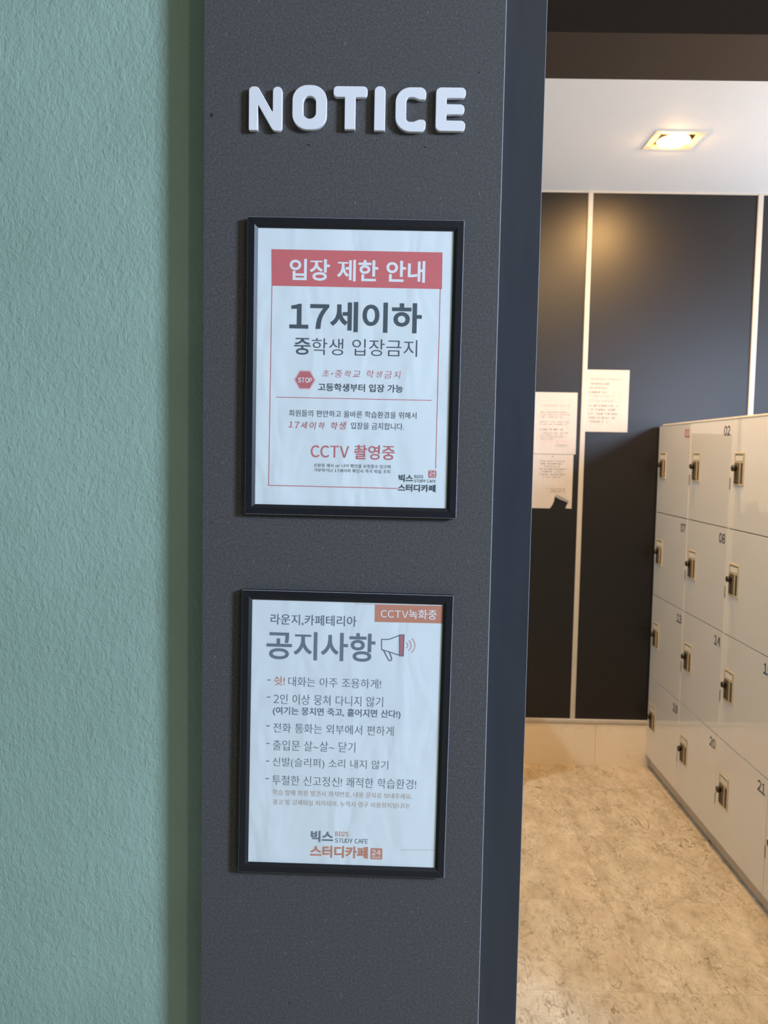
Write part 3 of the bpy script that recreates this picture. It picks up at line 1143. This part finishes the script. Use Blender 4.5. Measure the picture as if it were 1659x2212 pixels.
def knob_mesh():
    bm = bmesh.new()
    prof = [(0.0, 0.0080), (0.003, 0.0080), (0.0036, 0.0098), (0.012, 0.0100), (0.0140, 0.0092), (0.0148, 0.0060), (0.015, 0.0)]
    n = 20
    rings = []
    for d, r in prof[:-1]:
        rings.append([bm.verts.new((-d, r * math.cos(2 * math.pi * i / n), r * math.sin(2 * math.pi * i / n))) for i in range(n)])
    for a, b in zip(rings, rings[1:]):
        for i in range(n):
            bm.faces.new((a[i], a[(i + 1) % n], b[(i + 1) % n], b[i]))
    bm.faces.new(rings[-1])
    bm.faces.new(rings[0][::-1])
    me = bpy.data.meshes.new('knob')
    bmesh.ops.recalc_face_normals(bm, faces=bm.faces[:])
    bm.to_mesh(me)
    bm.free()
    me.materials.append(M['chrome'])
    for p in me.polygons:
        p.use_smooth = True
    return me


def lock_parts():
    """meshes of one lock, origin at its top corner by the hinge-free edge, local -X out of the door, local -Y along the door"""
    W, H, T = 0.074, 0.105, 0.0026
    bm = bmesh.new()
    e = 0.006
    bm_box(bm, -T, 0, -e, 0, -H, 0, 0, 0.0008)
    bm_box(bm, -T, 0, -W, -W + e, -H, 0, 0, 0.0008)
    bm_box(bm, -T, 0, -W + e, -e, -e, 0, 0, 0.0008)
    bm_box(bm, -T, 0, -W + e, -e, -H, -H + e, 0, 0.0008)
    bm_box(bm, -0.0012, 0, -W + e, -e, -H + e, -e, 1)
    bm_box(bm, -0.0030, 0, -0.050, -0.044, -H + e, -0.032, 0, 0.001)
    bm_box(bm, -0.0024, 0, -W + e, -e, -0.033, -0.029, 0, 0.0008)
    tray = bmesh_to(bm, 'lock_tray', [M['lock_tray'], M['lock_slot']])
    bm = bmesh.new()
    bm_box(bm, -0.0022, -0.0012, -W + e + 0.003, -e - 0.003, -0.027, -e - 0.003, 0)
    card = bmesh_to(bm, 'label_card', [M['card']])
    bm = bmesh.new()
    bm_box(bm, -0.0046, -0.0012, -0.043, -0.007, -H + 0.008, -0.034, 0, 0.0012)
    for k in range(4):
        z = -0.066 - k * 0.0085
        bm_box(bm, -0.0058, -0.0040, -0.036, -0.014, z - 0.003, z + 0.003, 1, 0.0007)
    body = bmesh_to(bm, 'dial_block', [M['lock_dark'], M['lock_slot']])
    return tray, card, body


def bmesh_to(bm, name, mats):
    me = bpy.data.meshes.new(name)
    bmesh.ops.recalc_face_normals(bm, faces=bm.faces[:])
    bm.to_mesh(me)
    bm.free()
    for m in mats:
        me.materials.append(m)
    return me


TRAY, CARD, BODY = lock_parts()
KNOB = knob_mesh()
HINGE = bmesh_to((lambda b: (bm_box(b, -0.0002, 0.006, -0.0020, 0.0020, -0.019, 0.019, 0, 0.0004), b)[1])(bmesh.new()), 'hinge', [M['hinge']])
DOORS = {}
for r_, (zt, zb) in enumerate(ROWS):
    bm = bmesh.new()
    g = 0.0025
    bm_box(bm, 0, 0.018, -CW / 2 + g, CW / 2 - g, zb - zt, 0, 0, 0.0009, 2)
    DOORS[r_] = bmesh_to(bm, 'locker_door', [M['locker']])
for r_, (zt, zb) in enumerate(ROWS):
    for c in range(NCOL):
        yc = Y0 - (c + 0.5) * CW
        d = link('locker_door', DOORS[r_], bank, (FX - BX, yc - BY, zt))
        num = '%02d' % (r_ * 6 + c + 1)
        col = 'num_red' if num == '01' else ('num_blue' if num == '15' else 'num_black')
        d['label'] = 'locker door numbered %s' % num
        o = number_mesh(num, col)
        o.parent = d
        o.location = (-0.0003, -CW / 2 + 0.018 + 0.052, -0.019)
        for me, nm in ((TRAY, 'lock_tray'), (CARD, 'label_card'), (BODY, 'dial_block')):
            link(nm, me, d, (0, CW / 2 - 0.030, -0.107))
        k = link('lock_knob', KNOB, d, (-0.0042, CW / 2 - 0.030 - 0.024, -0.107 - 0.050))
        for hz in (-0.207,):
            link('hinge', HINGE, d, (-0.0008, -CW / 2 + 0.0005, hz))


# ------------------------------------------------------------------ recessed lamp
def downlight(x, y):
    root = bpy.data.objects.new('recessed_downlight', None)
    COL.objects.link(root)
    root.location = (x, y, CEIL)
    tag(root, 'lit square recessed downlight in the white ceiling', 'ceiling light')
    S, Q, D = 0.084, 0.063, 0.0016
    bm = bmesh.new()
    for x0, x1, y0, y1 in ((-S, S, Q, S), (-S, S, -S, -Q), (-S, -Q, -Q, Q), (Q, S, -Q, Q)):
        bm_box(bm, x0, x1, y0, y1, -D, -0.0002, 0)
    finish('trim_ring', bm, M['lamp_trim'], root)
    bm = bmesh.new()
    t, h = 0.002, 0.046
    for x0, x1, y0, y1 in ((-Q, Q, Q - t, Q), (-Q, Q, -Q, -Q + t), (-Q, -Q + t, -Q, Q), (Q - t, Q, -Q, Q)):
        bm_box(bm, x0, x1, y0, y1, -D, h)
    bm_box(bm, -Q, Q, -Q, Q, h, h + t)
    finish('lamp_can', bm, M['lamp_can'], root)
    n = 40
    for nm, prof, mt in (('lamp_body', [(0.020, 0.045), (0.034, 0.030), (0.053, 0.008), (0.0545, -0.0016)], 'lamp_trim'),
                         ('lamp_face', [(0.0540, -0.0016), (0.0500, -0.0042), (0.0380, -0.0068), (0.0200, -0.0082)], 'lamp')):
        bm = bmesh.new()
        rings = [[bm.verts.new((r * math.cos(2 * math.pi * i / n), r * math.sin(2 * math.pi * i / n), z)) for i in range(n)] for r, z in prof]
        for a, b in zip(rings, rings[1:]):
            for i in range(n):
                bm.faces.new((a[i], a[(i + 1) % n], b[(i + 1) % n], b[i]))
        bm.faces.new(rings[-1] if nm == 'lamp_face' else rings[0])
        finish(nm, bm, M[mt], root, smooth=True)


downlight(LX, LY)
bpy.context.view_layer.update()
